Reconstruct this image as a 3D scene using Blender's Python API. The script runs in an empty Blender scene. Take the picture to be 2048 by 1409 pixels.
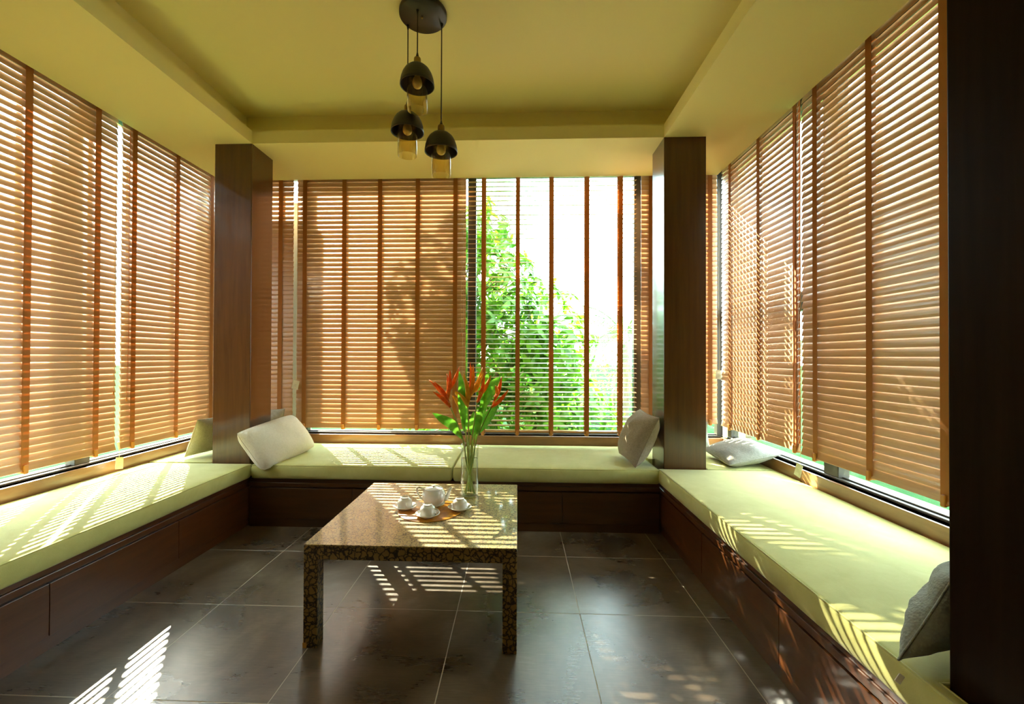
import bpy, bmesh, math, random
from mathutils import Vector, Matrix, noise

C = bpy.context.scene.collection
scene = bpy.context.scene
PI = math.pi

# ---------------------------------------------------------------- camera
FOCAL_PX = 867.383
yaw, pitch, roll = -0.0383654545, 0.00818859743, 0.0036759881
cyw, sy = math.cos(yaw), math.sin(yaw)
cp, sp = math.cos(pitch), math.sin(pitch)
cr, sr = math.cos(roll), math.sin(roll)
fwd = Vector((sy * cp, cyw * cp, sp))
rgt = Vector((cyw, -sy, 0))
upv = rgt.cross(fwd)
R2 = rgt * cr + upv * sr
U2 = -rgt * sr + upv * cr
cam_data = bpy.data.cameras.new('camera')
cam = bpy.data.objects.new('camera', cam_data)
C.objects.link(cam)
M = Matrix((R2, U2, -fwd)).transposed().to_4x4()
M.translation = Vector((0, 0, 1.25))
cam.matrix_world = M
cam_data.sensor_width = 36
cam_data.lens = FOCAL_PX / 2048 * 36
cam_data.shift_x = (1024 - 1002.12) / 2048
cam_data.shift_y = (706.98 - 704.5) / 2048
cam_data.clip_start = 0.02
cam_data.clip_end = 500
scene.camera = cam

# ---------------------------------------------------------------- light
world = bpy.data.worlds.new('world')
scene.world = world
world.use_nodes = True
bg = world.node_tree.nodes['Background']
bg.inputs[0].default_value = (0.72, 0.94, 1.0, 1)
bg.inputs[1].default_value = 5.0

sun_data = bpy.data.lights.new('sun', 'SUN')
sun = bpy.data.objects.new('sun', sun_data)
C.objects.link(sun)
SUN_EL = math.radians(35.7)
sun_dir = Vector((0.565 * math.cos(SUN_EL), -0.825 * math.cos(SUN_EL), -math.sin(SUN_EL)))   # direction the light travels
sun.rotation_euler = sun_dir.to_track_quat('-Z', 'Y').to_euler()
sun.location = (-8, 12, 10)
sun_data.energy = 18.0
sun_data.angle = math.radians(0.4)
sun_data.color = (1.0, 0.93, 0.74)

vs = scene.view_settings
vs.view_transform = 'Standard'
vs.look = 'None'
vs.gamma = 1.0
vs.use_curve_mapping = False
vs.exposure = 2.0
scene.cycles.max_bounces = 16
scene.cycles.diffuse_bounces = 8
scene.cycles.glossy_bounces = 5
scene.cycles.transmission_bounces = 8
scene.cycles.transparent_max_bounces = 24
scene.cycles.sample_clamp_indirect = 8.0
scene.cycles.caustics_reflective = True
scene.cycles.blur_glossy = 0.4
scene.cycles.caustics_refractive = False

# ---------------------------------------------------------------- materials
def mat(name, color=(0.5, 0.5, 0.5), rough=0.5, **kw):
    m = bpy.data.materials.new(name)
    m.use_nodes = True
    b = m.node_tree.nodes['Principled BSDF']
    b.inputs['Base Color'].default_value = (*color, 1)
    b.inputs['Roughness'].default_value = rough
    for k, v in kw.items():
        b.inputs[k.replace('_', ' ')].default_value = v
    return m

def nodes(m):
    nt = m.node_tree
    return nt, nt.nodes['Principled BSDF'], nt.nodes.new, nt.links.new

def ramp(nt, pos_cols):
    r = nt.nodes.new('ShaderNodeValToRGB')
    el = r.color_ramp.elements
    while len(el) < len(pos_cols):
        el.new(0.5)
    for e, (p, c) in zip(el, pos_cols):
        e.position = p
        e.color = (*c, 1)
    return r

def coords(nt, scale=(1, 1, 1), kind='Object'):
    tc = nt.nodes.new('ShaderNodeTexCoord')
    mp = nt.nodes.new('ShaderNodeMapping')
    mp.inputs['Scale'].default_value = scale
    nt.links.new(tc.outputs[kind], mp.inputs['Vector'])
    return mp

def noise_node(nt, vec, scale, detail=4, rough=0.55, dist=0.0):
    n = nt.nodes.new('ShaderNodeTexNoise')
    n.inputs['Scale'].default_value = scale
    n.inputs['Detail'].default_value = detail
    n.inputs['Roughness'].default_value = rough
    n.inputs['Distortion'].default_value = dist
    nt.links.new(vec.outputs[0], n.inputs['Vector'])
    return n

def bump(nt, b, height, strength, dist=0.01):
    bp = nt.nodes.new('ShaderNodeBump')
    bp.inputs['Strength'].default_value = strength
    bp.inputs['Distance'].default_value = dist
    nt.links.new(height, bp.inputs['Height'])
    nt.links.new(bp.outputs[0], b.inputs['Normal'])

def wood(name, c0, c1, rough, scale=(2, 2, 2), grain=12, coat=0.0, detail=6):
    m = mat(name, c0, rough)
    nt, b, new, link = nodes(m)
    mp = coords(nt, scale)
    n = noise_node(nt, mp, grain, detail, 0.6, 0.4)
    r = ramp(nt, [(0.3, c0), (0.7, c1)])
    link(n.outputs['Fac'], r.inputs['Fac'])
    link(r.outputs['Color'], b.inputs['Base Color'])
    b.inputs['Coat Weight'].default_value = coat
    b.inputs['Coat Roughness'].default_value = 0.12
    bump(nt, b, n.outputs['Fac'], 0.05, 0.002)
    return m

MAT = {}
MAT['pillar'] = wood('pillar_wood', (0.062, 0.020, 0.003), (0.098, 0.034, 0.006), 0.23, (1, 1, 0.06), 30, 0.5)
MAT['pillar_shaded'] = wood('pillar_wood_shaded', (0.011, 0.004, 0.0012), (0.019, 0.008, 0.002), 0.4, (1, 1, 0.06), 30, 0.0)  # pillar wood again, darkened so its colour holds the near pillar's shade
MAT['pillar_shaded'].node_tree.nodes['Principled BSDF'].inputs['Specular IOR Level'].default_value = 0.04
MAT['bench'] = wood('bench_wood', (0.075, 0.023, 0.005), (0.125, 0.040, 0.009), 0.34, (1, 0.1, 1), 24, 0.35)
MAT['bench_x'] = wood('bench_wood_cross', (0.052, 0.020, 0.0045), (0.085, 0.032, 0.007), 0.34, (0.1, 1, 1), 24, 0.35)
MAT['sill'] = wood('sill_wood', (0.20, 0.085, 0.025), (0.30, 0.135, 0.045), 0.3, (0.3, 0.3, 2), 14, 0.3)
MAT['slat'] = wood('slat_wood', (0.55, 0.29, 0.13), (0.65, 0.38, 0.18), 0.34, (0.5, 6, 6), 9, 1.0, 4)
MAT['slat'].node_tree.nodes['Principled BSDF'].inputs['Coat Roughness'].default_value = 0.22
def thin_slat(m, amount, tint):
    """the thin slats let a little daylight through"""
    nt = m.node_tree
    b = nt.nodes['Principled BSDF']
    t = nt.nodes.new('ShaderNodeBsdfTranslucent')
    t.inputs['Color'].default_value = (*tint, 1)
    mx = nt.nodes.new('ShaderNodeMixShader')
    mx.inputs[0].default_value = amount
    nt.links.new(b.outputs[0], mx.inputs[1])
    nt.links.new(t.outputs[0], mx.inputs[2])
    nt.links.new(mx.outputs[0], nt.nodes['Material Output'].inputs[0])
thin_slat(MAT['slat'], 0.12, (0.82, 0.60, 0.38))
MAT['rail'] = wood('rail_wood', (0.52, 0.27, 0.12), (0.62, 0.34, 0.15), 0.3, (0.5, 6, 6), 9, 0.4, 4)
MAT['frame'] = mat('dark_aluminium', (0.055, 0.045, 0.033), 0.38, Metallic=0.4)
MAT['rubber'] = mat('window_gasket', (0.02, 0.02, 0.018), 0.6)
MAT['cord'] = mat('cord_cream', (0.62, 0.50, 0.30), 0.8)
MAT['cord_orange'] = mat('cord_orange', (0.62, 0.16, 0.03), 0.7)
MAT['clip'] = mat('clip_plastic', (0.55, 0.22, 0.04), 0.4)
MAT['paper'] = mat('tag_paper', (0.78, 0.74, 0.52), 0.8)
MAT['ink'] = mat('tag_ink', (0.40, 0.38, 0.28), 0.8)
MAT['black_metal'] = mat('black_lamp_metal', (0.018, 0.016, 0.012), 0.42)
MAT['brass'] = mat('antique_brass', (0.30, 0.20, 0.06), 0.35, Metallic=0.9)
MAT['bulb'] = mat('frosted_bulb', (0.75, 0.62, 0.36), 0.35)
MAT['porcelain'] = mat('white_porcelain', (0.82, 0.82, 0.78), 0.12, Coat_Weight=0.4)
MAT['stem'] = mat('green_stem', (0.34, 0.46, 0.09), 0.45)
MAT['zip'] = mat('zip_white', (0.85, 0.84, 0.80), 0.3)
MAT['grout'] = mat('grout', (0.50, 0.45, 0.36), 0.6)
MAT['brass_patch'] = mat('patch_orange', (0.55, 0.28, 0.06), 0.4)
MAT['bark'] = wood('bark', (0.16, 0.11, 0.06), (0.28, 0.21, 0.12), 0.8, (1, 1, 0.3), 20)

def paint_mat():
    m = mat('cream_yellow_paint', (0.80, 0.745, 0.37), 0.65)
    nt, b, new, link = nodes(m)
    mp = coords(nt, (1, 1, 1))
    n = noise_node(nt, mp, 60, 3)
    bump(nt, b, n.outputs['Fac'], 0.03, 0.002)
    return m
MAT['paint'] = paint_mat()

def tape_mat():
    m = mat('tape_cloth', (0.50, 0.20, 0.05), 0.75)
    nt, b, new, link = nodes(m)
    mp = coords(nt, (400, 400, 400))
    w = nt.nodes.new('ShaderNodeTexWave')
    w.inputs['Scale'].default_value = 1.0
    link(mp.outputs[0], w.inputs['Vector'])
    r = ramp(nt, [(0.0, (0.48, 0.20, 0.055)), (1.0, (0.60, 0.27, 0.08))])
    link(w.outputs['Fac'], r.inputs['Fac'])
    link(r.outputs['Color'], b.inputs['Base Color'])
    t = nt.nodes.new('ShaderNodeBsdfTranslucent')
    link(r.outputs['Color'], t.inputs['Color'])
    mx = nt.nodes.new('ShaderNodeMixShader')
    mx.inputs[0].default_value = 0.4
    link(b.outputs[0], mx.inputs[1])
    link(t.outputs[0], mx.inputs[2])
    link(mx.outputs[0], nt.nodes['Material Output'].inputs[0])
    return m
MAT['tape'] = tape_mat()

def velvet(name, c0, c1):
    m = mat(name, c0, 0.85)
    nt, b, new, link = nodes(m)
    b.inputs['Sheen Weight'].default_value = 0.25
    b.inputs['Sheen Roughness'].default_value = 0.4
    mp = coords(nt, (1, 1, 1))
    n = noise_node(nt, mp, 9, 6, 0.65, 0.6)
    r = ramp(nt, [(0.3, c0), (0.7, c1)])
    link(n.outputs['Fac'], r.inputs['Fac'])
    link(r.outputs['Color'], b.inputs['Base Color'])
    n2 = noise_node(nt, mp, 300, 2)
    bump(nt, b, n2.outputs['Fac'], 0.25, 0.002)
    return m
MAT['velvet'] = velvet('lime_velvet', (0.49, 0.475, 0.145), (0.57, 0.555, 0.195))

def weave(name, c0, c1, scale=220):
    m = mat(name, c0, 0.9)
    nt, b, new, link = nodes(m)
    mp = coords(nt, (1, 1, 1))
    n = noise_node(nt, mp, 70, 5, 0.7)
    r = ramp(nt, [(0.3, c0), (0.7, c1)])
    link(n.outputs['Fac'], r.inputs['Fac'])
    link(r.outputs['Color'], b.inputs['Base Color'])
    v = nt.nodes.new('ShaderNodeTexVoronoi')
    v.inputs['Scale'].default_value = scale
    link(mp.outputs[0], v.inputs['Vector'])
    bump(nt, b, v.outputs['Distance'], 0.5, 0.003)
    return m
MAT['pillow_cream'] = weave('cream_wool', (0.70, 0.64, 0.50), (0.80, 0.74, 0.60))
MAT['pillow_taupe'] = weave('taupe_chenille', (0.27, 0.22, 0.15), (0.38, 0.31, 0.22))
MAT['pillow_grey'] = weave('grey_chenille', (0.25, 0.24, 0.20), (0.35, 0.33, 0.28))
MAT['pillow_beige'] = weave('beige_wool', (0.42, 0.37, 0.22), (0.52, 0.46, 0.30))
MAT['pillow_knit'] = weave('grey_knit', (0.23, 0.25, 0.22), (0.33, 0.35, 0.31), 150)

def tile_mat():
    m = mat('floor_tile_stone', (0.1, 0.08, 0.06), 0.3)
    nt, b, new, link = nodes(m)
    geo = nt.nodes.new('ShaderNodeNewGeometry')
    mp = nt.nodes.new('ShaderNodeMapping')
    link(geo.outputs['Position'], mp.inputs['Vector'])
    n1 = noise_node(nt, mp, 2.6, 5, 0.60, 0.5)
    mp2 = nt.nodes.new('ShaderNodeMapping')
    mp2.inputs['Scale'].default_value = (2.0, 30, 2)
    link(geo.outputs['Position'], mp2.inputs['Vector'])
    n2 = noise_node(nt, mp2, 6, 5, 0.6, 0.1)
    mx = nt.nodes.new('ShaderNodeMix')
    mx.data_type = 'FLOAT'
    mx.inputs[0].default_value = 0.22
    link(n1.outputs['Fac'], mx.inputs[2])
    link(n2.outputs['Fac'], mx.inputs[3])
    oi = nt.nodes.new('ShaderNodeObjectInfo')
    r = ramp(nt, [(0.34, (0.040, 0.025, 0.013)), (0.47, (0.082, 0.054, 0.029)), (0.57, (0.14, 0.103, 0.064)), (0.70, (0.28, 0.24, 0.18))])
    link(mx.outputs[0], r.inputs['Fac'])
    link(r.outputs['Color'], b.inputs['Base Color'])
    rr = nt.nodes.new('ShaderNodeMapRange')
    rr.inputs['From Min'].default_value = 0.3
    rr.inputs['From Max'].default_value = 0.75
    rr.inputs['To Min'].default_value = 0.26
    rr.inputs['To Max'].default_value = 0.31
    link(mx.outputs[0], rr.inputs['Value'])
    link(rr.outputs[0], b.inputs['Roughness'])
    b.inputs['IOR'].default_value = 2.0
    bump(nt, b, n2.outputs['Fac'], 0.02, 0.001)
    return m
MAT['tile'] = tile_mat()

def crackle(name, gold0, gold1, dark, scale, width, coat):
    m = mat(name, gold0, 0.4)
    nt, b, new, link = nodes(m)
    mp = coords(nt, (1, 1, 1))
    n = noise_node(nt, mp, 40, 3)
    mix = nt.nodes.new('ShaderNodeMix')
    mix.data_type = 'VECTOR'
    mix.inputs[0].default_value = 0.03
    link(mp.outputs[0], mix.inputs[4])
    link(n.outputs['Color'], mix.inputs[5])
    v = nt.nodes.new('ShaderNodeTexVoronoi')
    v.feature = 'DISTANCE_TO_EDGE'
    v.inputs['Scale'].default_value = scale
    v.inputs['Randomness'].default_value = 1.0
    link(mix.outputs[1], v.inputs['Vector'])
    n2 = noise_node(nt, mp, 25, 4)
    g = ramp(nt, [(0.3, gold0), (0.7, gold1)])
    link(n2.outputs['Fac'], g.inputs['Fac'])
    e = ramp(nt, [(width * 0.6, (0, 0, 0)), (width * 1.4, (1, 1, 1))])
    link(v.outputs['Distance'], e.inputs['Fac'])
    mc = nt.nodes.new('ShaderNodeMix')
    mc.data_type = 'RGBA'
    link(e.outputs['Color'], mc.inputs[0])
    mc.inputs[6].default_value = (*dark, 1)
    link(g.outputs['Color'], mc.inputs[7])
    link(mc.outputs[2], b.inputs['Base Color'])
    b.inputs['Coat Weight'].default_value = coat
    b.inputs['Coat Roughness'].default_value = 0.06
    bump(nt, b, e.outputs['Color'], 0.25, 0.001)
    return m
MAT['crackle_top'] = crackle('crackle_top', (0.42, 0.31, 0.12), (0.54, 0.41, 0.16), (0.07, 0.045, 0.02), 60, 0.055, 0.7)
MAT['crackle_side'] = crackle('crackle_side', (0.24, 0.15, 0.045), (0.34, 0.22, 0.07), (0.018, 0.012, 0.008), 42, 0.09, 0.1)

def mat_leafprint():
    m = mat('placemat_lacquer', (0.6, 0.25, 0.02), 0.3)
    nt, b, new, link = nodes(m)
    mp = coords(nt, (1, 1, 1))
    n = noise_node(nt, mp, 14, 5, 0.6, 1.2)
    r = ramp(nt, [(0.35, (0.42, 0.15, 0.01)), (0.6, (0.66, 0.30, 0.03)), (0.8, (0.78, 0.45, 0.08))])
    link(n.outputs['Fac'], r.inputs['Fac'])
    link(r.outputs['Color'], b.inputs['Base Color'])
    return m
MAT['placemat'] = mat_leafprint()

def clear(name, tint, gloss=0.08, rough=0.02, ior=1.45):
    m = bpy.data.materials.new(name)
    m.use_nodes = True
    nt = m.node_tree
    nt.nodes.remove(nt.nodes['Principled BSDF'])
    out = nt.nodes['Material Output']
    t = nt.nodes.new('ShaderNodeBsdfTransparent')
    t.inputs[0].default_value = (*tint, 1)
    g = nt.nodes.new('ShaderNodeBsdfGlossy')
    g.inputs['Roughness'].default_value = rough
    # Schlick reflectance, the same from both sides of the thin wall
    lw = nt.nodes.new('ShaderNodeLayerWeight')
    lw.inputs['Blend'].default_value = 0.5
    pw = nt.nodes.new('ShaderNodeMath')
    pw.operation = 'POWER'
    pw.inputs[1].default_value = 5.0
    nt.links.new(lw.outputs['Facing'], pw.inputs[0])
    f0 = ((ior - 1) / (ior + 1)) ** 2
    f = nt.nodes.new('ShaderNodeMath')
    f.operation = 'MULTIPLY_ADD'
    f.inputs[1].default_value = 1 - f0
    f.inputs[2].default_value = f0
    nt.links.new(pw.outputs[0], f.inputs[0])
    mx = nt.nodes.new('ShaderNodeMixShader')
    nt.links.new(f.outputs[0], mx.inputs[0])
    nt.links.new(t.outputs[0], mx.inputs[1])
    nt.links.new(g.outputs[0], mx.inputs[2])
    nt.links.new(mx.outputs[0], out.inputs[0])
    return m
MAT['glass'] = clear('window_glass', (0.97, 0.985, 0.97))
MAT['vase_glass'] = clear('vase_glass', (0.95, 0.97, 0.94), ior=1.6)
MAT['water'] = clear('vase_water', (0.93, 0.96, 0.92), ior=1.25)
MAT['amber'] = clear('amber_glass', (0.985, 0.92, 0.70), ior=1.6)

def leaf_mat(name, c0, c1, trans=0.55, scale=6):
    m = bpy.data.materials.new(name)
    m.use_nodes = True
    nt = m.node_tree
    b = nt.nodes['Principled BSDF']
    b.inputs['Roughness'].default_value = 0.4
    out = nt.nodes['Material Output']
    geo = nt.nodes.new('ShaderNodeNewGeometry')
    n = nt.nodes.new('ShaderNodeTexNoise')
    n.inputs['Scale'].default_value = scale
    nt.links.new(geo.outputs['Position'], n.inputs['Vector'])
    r = ramp(nt, [(0.35, c0), (0.65, c1)])
    nt.links.new(n.outputs['Fac'], r.inputs['Fac'])
    nt.links.new(r.outputs['Color'], b.inputs['Base Color'])
    t = nt.nodes.new('ShaderNodeBsdfTranslucent')
    nt.links.new(r.outputs['Color'], t.inputs['Color'])
    mx = nt.nodes.new('ShaderNodeMixShader')
    mx.inputs[0].default_value = trans
    nt.links.new(b.outputs[0], mx.inputs[1])
    nt.links.new(t.outputs[0], mx.inputs[2])
    nt.links.new(mx.outputs[0], out.inputs[0])
    return m
MAT['leaf'] = leaf_mat('tree_leaf', (0.06, 0.21, 0.007), (0.16, 0.37, 0.016))
MAT['palm'] = leaf_mat('palm_leaf', (0.12, 0.27, 0.08), (0.24, 0.42, 0.14))
MAT['shrub'] = leaf_mat('shrub_leaf', (0.10, 0.24, 0.03), (0.26, 0.38, 0.08))
MAT['flower_leaf'] = leaf_mat('heliconia_leaf', (0.09, 0.32, 0.02), (0.20, 0.48, 0.04), 0.45, 30)

def bract_mat(name, c0, c1):
    return leaf_mat(name, c0, c1, 0.3, 40)
MAT['bract_red'] = bract_mat('bract_red_orange', (0.75, 0.12, 0.015), (0.85, 0.26, 0.03))
MAT['bract_orange'] = bract_mat('bract_orange', (0.80, 0.27, 0.02), (0.88, 0.40, 0.04))
MAT['bract_yellow'] = bract_mat('bract_yellow', (0.82, 0.42, 0.02), (0.90, 0.56, 0.06))

def lawn_mat():
    m = mat('lawn_grass', (0.2, 0.4, 0.08), 0.9, Specular_IOR_Level=0.0)
    nt, b, new, link = nodes(m)
    mp = coords(nt, (1, 1, 1))
    n = noise_node(nt, mp, 1.5, 8, 0.7)
    r = ramp(nt, [(0.3, (0.012, 0.040, 0.016)), (0.7, (0.030, 0.070, 0.028))])
    link(n.outputs['Fac'], r.inputs['Fac'])
    link(r.outputs['Color'], b.inputs['Base Color'])
    return m
MAT['lawn'] = lawn_mat()
MAT['rear_wall'] = mat('brown_plaster', (0.16, 0.10, 0.045), 0.7)
MAT['outer'] = mat('outer_render', (0.55, 0.50, 0.38), 0.8)

# ---------------------------------------------------------------- helpers
class MB:
    """collects geometry; build() links it as one mesh object"""
    def __init__(self):
        self.v, self.f, self.s = [], [], []
    def add(self, vs_, fs_, smooth=False):
        o = len(self.v)
        self.v += [tuple(p) for p in vs_]
        self.f += [tuple(i + o for i in f) for f in fs_]
        self.s += [smooth] * len(fs_)
        return self
    def box(self, x0, x1, y0, y1, z0, z1, mtx=None):
        vs_ = [Vector((x, y, z)) for z in (z0, z1) for y in (y0, y1) for x in (x0, x1)]
        if mtx is not None:
            vs_ = [mtx @ p for p in vs_]
        return self.add(vs_, [(0, 2, 3, 1), (4, 5, 7, 6), (0, 1, 5, 4), (2, 6, 7, 3), (0, 4, 6, 2), (1, 3, 7, 5)])
    def tube(self, pts, rad, n=8, cap=True):
        pts = [Vector(p) for p in pts]
        rads = rad if isinstance(rad, (list, tuple)) else [rad] * len(pts)
        rings = []
        ref = None
        for i, p in enumerate(pts):
            a = pts[max(i - 1, 0)]
            b = pts[min(i + 1, len(pts) - 1)]
            t = (b - a).normalized() if (b - a).length > 1e-9 else Vector((0, 0, 1))
            if ref is None:
                ref = Vector((1, 0, 0)) if abs(t.x) < 0.8 else Vector((0, 1, 0))
            u = (ref - t * ref.dot(t)).normalized()
            ref = u
            w = t.cross(u)
            rings.append([p + (u * math.cos(2 * PI * k / n) + w * math.sin(2 * PI * k / n)) * rads[i] for k in range(n)])
        vs_ = [q for r_ in rings for q in r_]
        fs_ = []
        for i in range(len(rings) - 1):
            for k in range(n):
                k2 = (k + 1) % n
                fs_.append((i * n + k, i * n + k2, (i + 1) * n + k2, (i + 1) * n + k))
        if cap:
            fs_.append(tuple(reversed(range(n))))
            fs_.append(tuple((len(rings) - 1) * n + k for k in range(n)))
        return self.add(vs_, fs_, True)
    def lathe(self, prof, n=32, c=(0, 0, 0), close=False):
        vs_, fs_ = [], []
        for (r_, z) in prof:
            for k in range(n):
                a = 2 * PI * k / n
                vs_.append((c[0] + r_ * math.cos(a), c[1] + r_ * math.sin(a), c[2] + z))
        m = len(prof)
        for i in range(m - 1 + (1 if close else 0)):
            j = (i + 1) % m
            for k in range(n):
                k2 = (k + 1) % n
                fs_.append((i * n + k, i * n + k2, j * n + k2, j * n + k))
        return self.add(vs_, fs_, True)
    def mesh(self, name):
        me = bpy.data.meshes.new(name)
        me.from_pydata(self.v, [], self.f)
        me.polygons.foreach_set('use_smooth', self.s)
        me.update()
        return me
    def build(self, name, material, parent=None, bevel=0.0, segs=2, loc=None):
        me = self.mesh(name)
        me.materials.append(MAT[material] if isinstance(material, str) else material)
        o = bpy.data.objects.new(name, me)
        C.objects.link(o)
        if parent is not None:
            o.parent = parent
        if loc is not None:
            o.location = loc
        if bevel > 0:
            bv = o.modifiers.new('bevel', 'BEVEL')
            bv.width = bevel
            bv.segments = segs
            bv.limit_method = 'ANGLE'
            bv.angle_limit = math.radians(40)
        return o

def fix_normals(o):
    bm = bmesh.new()
    bm.from_mesh(o.data)
    bmesh.ops.recalc_face_normals(bm, faces=bm.faces)
    bm.to_mesh(o.data)
    bm.free()
    return o

def tag(o, label=None, cat=None, group=None, kind=None):
    if label: o['label'] = label
    if cat: o['category'] = cat
    if group: o['group'] = group
    if kind: o['kind'] = kind
    return o

def thing(name, label, cat, loc=(0, 0, 0), rz=0.0, group=None, kind=None):
    o = bpy.data.objects.new(name, None)
    C.objects.link(o)
    o.location = loc
    o.rotation_euler = (0, 0, rz)
    o.empty_display_size = 0.05
    return tag(o, label, cat, group, kind)

def dup_part(o, parent):
    c = o.copy()
    C.objects.link(c)
    c.parent = parent
    return c

# ---------------------------------------------------------------- room constants
XL, XR, YB = -1.97, 1.01, 3.11            # bench front faces
SL, SR, SB = -2.76, 1.83, 3.93            # sill faces
BL, BR, BB = -2.72, 1.765, 3.85           # blind planes
ZC = 0.455                                # cushion top edge
SOF, LIP, TOP = 2.83, 2.925, 3.095

# ---------------------------------------------------------------- floor and tiles
floor = MB().box(-2.9, 2.0, -3.2, 4.1, -0.2, -0.0004).build('floor', 'grout')
tag(floor, 'dark stone tiled floor with thin pale joints', kind='structure')
T, OX, OY = 0.6, -1.494, 2.734
tile_me = None
g = 0.0016
rows = range(-1, 10)
for k in range(-1, 6):
    for j in rows:
        x0, x1 = OX + T * (k - 1) + g, OX + T * k - g
        y1, y0 = OY - T * (j - 1) - g, OY - T * j + g
        x0, x1 = max(x0, XL - 0.1), min(x1, XR + 0.1)
        y1 = min(y1, YB + 0.1)
        if x1 - x0 < 0.05 or y1 - y0 < 0.05:
            continue
        t = MB().box(-(x1 - x0) / 2, (x1 - x0) / 2, -(y1 - y0) / 2, (y1 - y0) / 2, -0.008, 0.0).build('tile', 'tile', floor, 0.0008, 1)
        t.location = ((x0 + x1) / 2, (y0 + y1) / 2, 0)

# ---------------------------------------------------------------- ceiling (soffit ring, lip, raised tray)
cb = MB()
YF = -1.6
for (z0, z1, d) in ((SOF, LIP, 0.0), (LIP, TOP + 0.02, 0.12)):
    cb.box(-2.675, -1.98 - d, -3.2, 3.805, z0, z1)
    cb.box(1.044 + d, 1.72, -3.2, 3.805, z0, z1)
    cb.box(-1.98 - d, 1.044 + d, 3.14 + d, 3.805, z0, z1)
    cb.box(-1.98 - d, 1.044 + d, -3.2, YF - d, z0, z1)
cb.box(-3.0, 2.05, -3.3, 4.15, TOP, TOP + 0.15)
ceiling = cb.build('ceiling', 'paint')
tag(ceiling, 'cream yellow ceiling with a stepped raised tray', kind='structure')

# ---------------------------------------------------------------- walls
wl = MB().box(-2.96, SL, 0.9, 3.95, -0.2, 0.535).box(-2.96, -2.86, 0.9, 3.95, 2.95, TOP).box(-2.96, -2.79, 3.93, 4.12, -0.2, TOP)
wl = tag(wl.build('wall_left', 'paint'), kind='structure')
wr = MB().box(SR, 2.03, 1.7, 3.95, -0.2, 0.535).box(SR, 2.03, -3.2, 1.7, -0.2, TOP).box(1.93, 2.03, 1.7, 3.95, 2.95, TOP).box(1.88, 2.03, 3.95, 4.12, -0.2, TOP)
wr = tag(wr.build('wall_right', 'paint'), kind='structure')
wb = MB().box(-2.79, 1.88, SB, 4.12, -0.2, 0.535).box(-2.79, 1.88, 4.03, 4.12, 2.95, TOP)
wb = tag(wb.build('wall_back', 'paint'), kind='structure')
wn = tag(MB().box(-2.96, SL, -3.2, 0.9, -0.2, TOP).build('wall_left', 'rear_wall'), kind='structure')
wf = tag(MB().box(-2.96, 2.03, -3.35, -3.2, -0.2, TOP).build('wall_front', 'rear_wall'), kind='structure')
tag(MB().box(-2.95, -2.075, 4.125, 4.30, -0.21, 2.74).build('trim_1', 'outer'), 'cream outer column beyond the back left corner of the glass', kind='structure')
# wooden sill boards under the windows
tag(MB().box(-2.80, SL + 0.012, 0.3, 3.93, 0.43, 0.535).build('trim_2', 'sill', None, 0.004), 'brown wooden sill board below the left window', kind='structure')
tag(MB().box(-2.75, 1.82, SB - 0.012, 3.99, 0.43, 0.535).build('trim_3', 'sill', None, 0.004), 'brown wooden sill board below the back window', kind='structure')
tag(MB().box(SR - 0.012, 1.87, 0.4, 3.93, 0.43, 0.535).build('trim_4', 'sill', None, 0.004), 'brown wooden sill board below the right window', kind='structure')

# ---------------------------------------------------------------- windows
def window(name, label, axis, p, sgn, a, b, mullions, transoms=()):
    """axis: wall along 'x' or 'y'; p: inner face position; sgn: outward direction"""
    w = thing(name, label, None, kind='structure')
    def bx(mb, u0, u1, d0, d1, z0, z1):
        d0, d1 = sorted((p + sgn * d0, p + sgn * d1))
        return mb.box(u0, u1, d0, d1, z0, z1) if axis == 'x' else mb.box(d0, d1, u0, u1, z0, z1)
    f = MB()
    bx(f, a, b, 0.0, 0.075, 0.535, 0.550)
    bx(f, a, b, 0.028, 0.075, 0.550, 0.558)
    bx(f, a, b, 0.0, 0.075, 2.91, 2.96)
    f.build('window_frame', 'frame', w, 0.003, 1)
    ends = []
    for (m0, m1) in mullions:
        mb = MB()
        bx(mb, m0, m1, 0.004, 0.071, 0.550, 2.91)
        mb.build('mullion', 'frame', w, 0.003, 1)
        ends.append((m0, m1))
    for (u0, u1, z0, z1) in transoms:
        mb = MB()
        bx(mb, u0, u1, 0.006, 0.068, z0, z1)
        mb.build('transom', 'frame', w, 0.003, 1)
    ends.sort()
    for (e0, e1) in zip(ends[:-1], ends[1:]):
        mb = MB()
        bx(mb, e0[1] + 0.001, e1[0] - 0.001, 0.035, 0.041, 0.558, 2.91)
        mb.build('pane', 'glass', w)
    return w
window('window_1', 'tall dark framed window along the left wall', 'y', -2.79, -1, 0.9, 3.93, [(0.9, 0.96), (1.55, 1.62), (2.64, 2.74), (3.87, 3.93)])
window('window_2', 'tall dark framed window along the back wall', 'x', 3.96, 1, -2.79, 1.84, [(-2.79, -2.74), (-2.05, -1.95), (-0.46, -0.385), (1.05, 1.15), (1.79, 1.84)])
window('window_3', 'tall dark framed window along the right wall', 'y', 1.86, 1, 1.7, 3.93, [(1.7, 1.76), (2.60, 2.72), (3.87, 3.93)], [(2.72, 3.87, 1.565, 1.69)])

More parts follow.
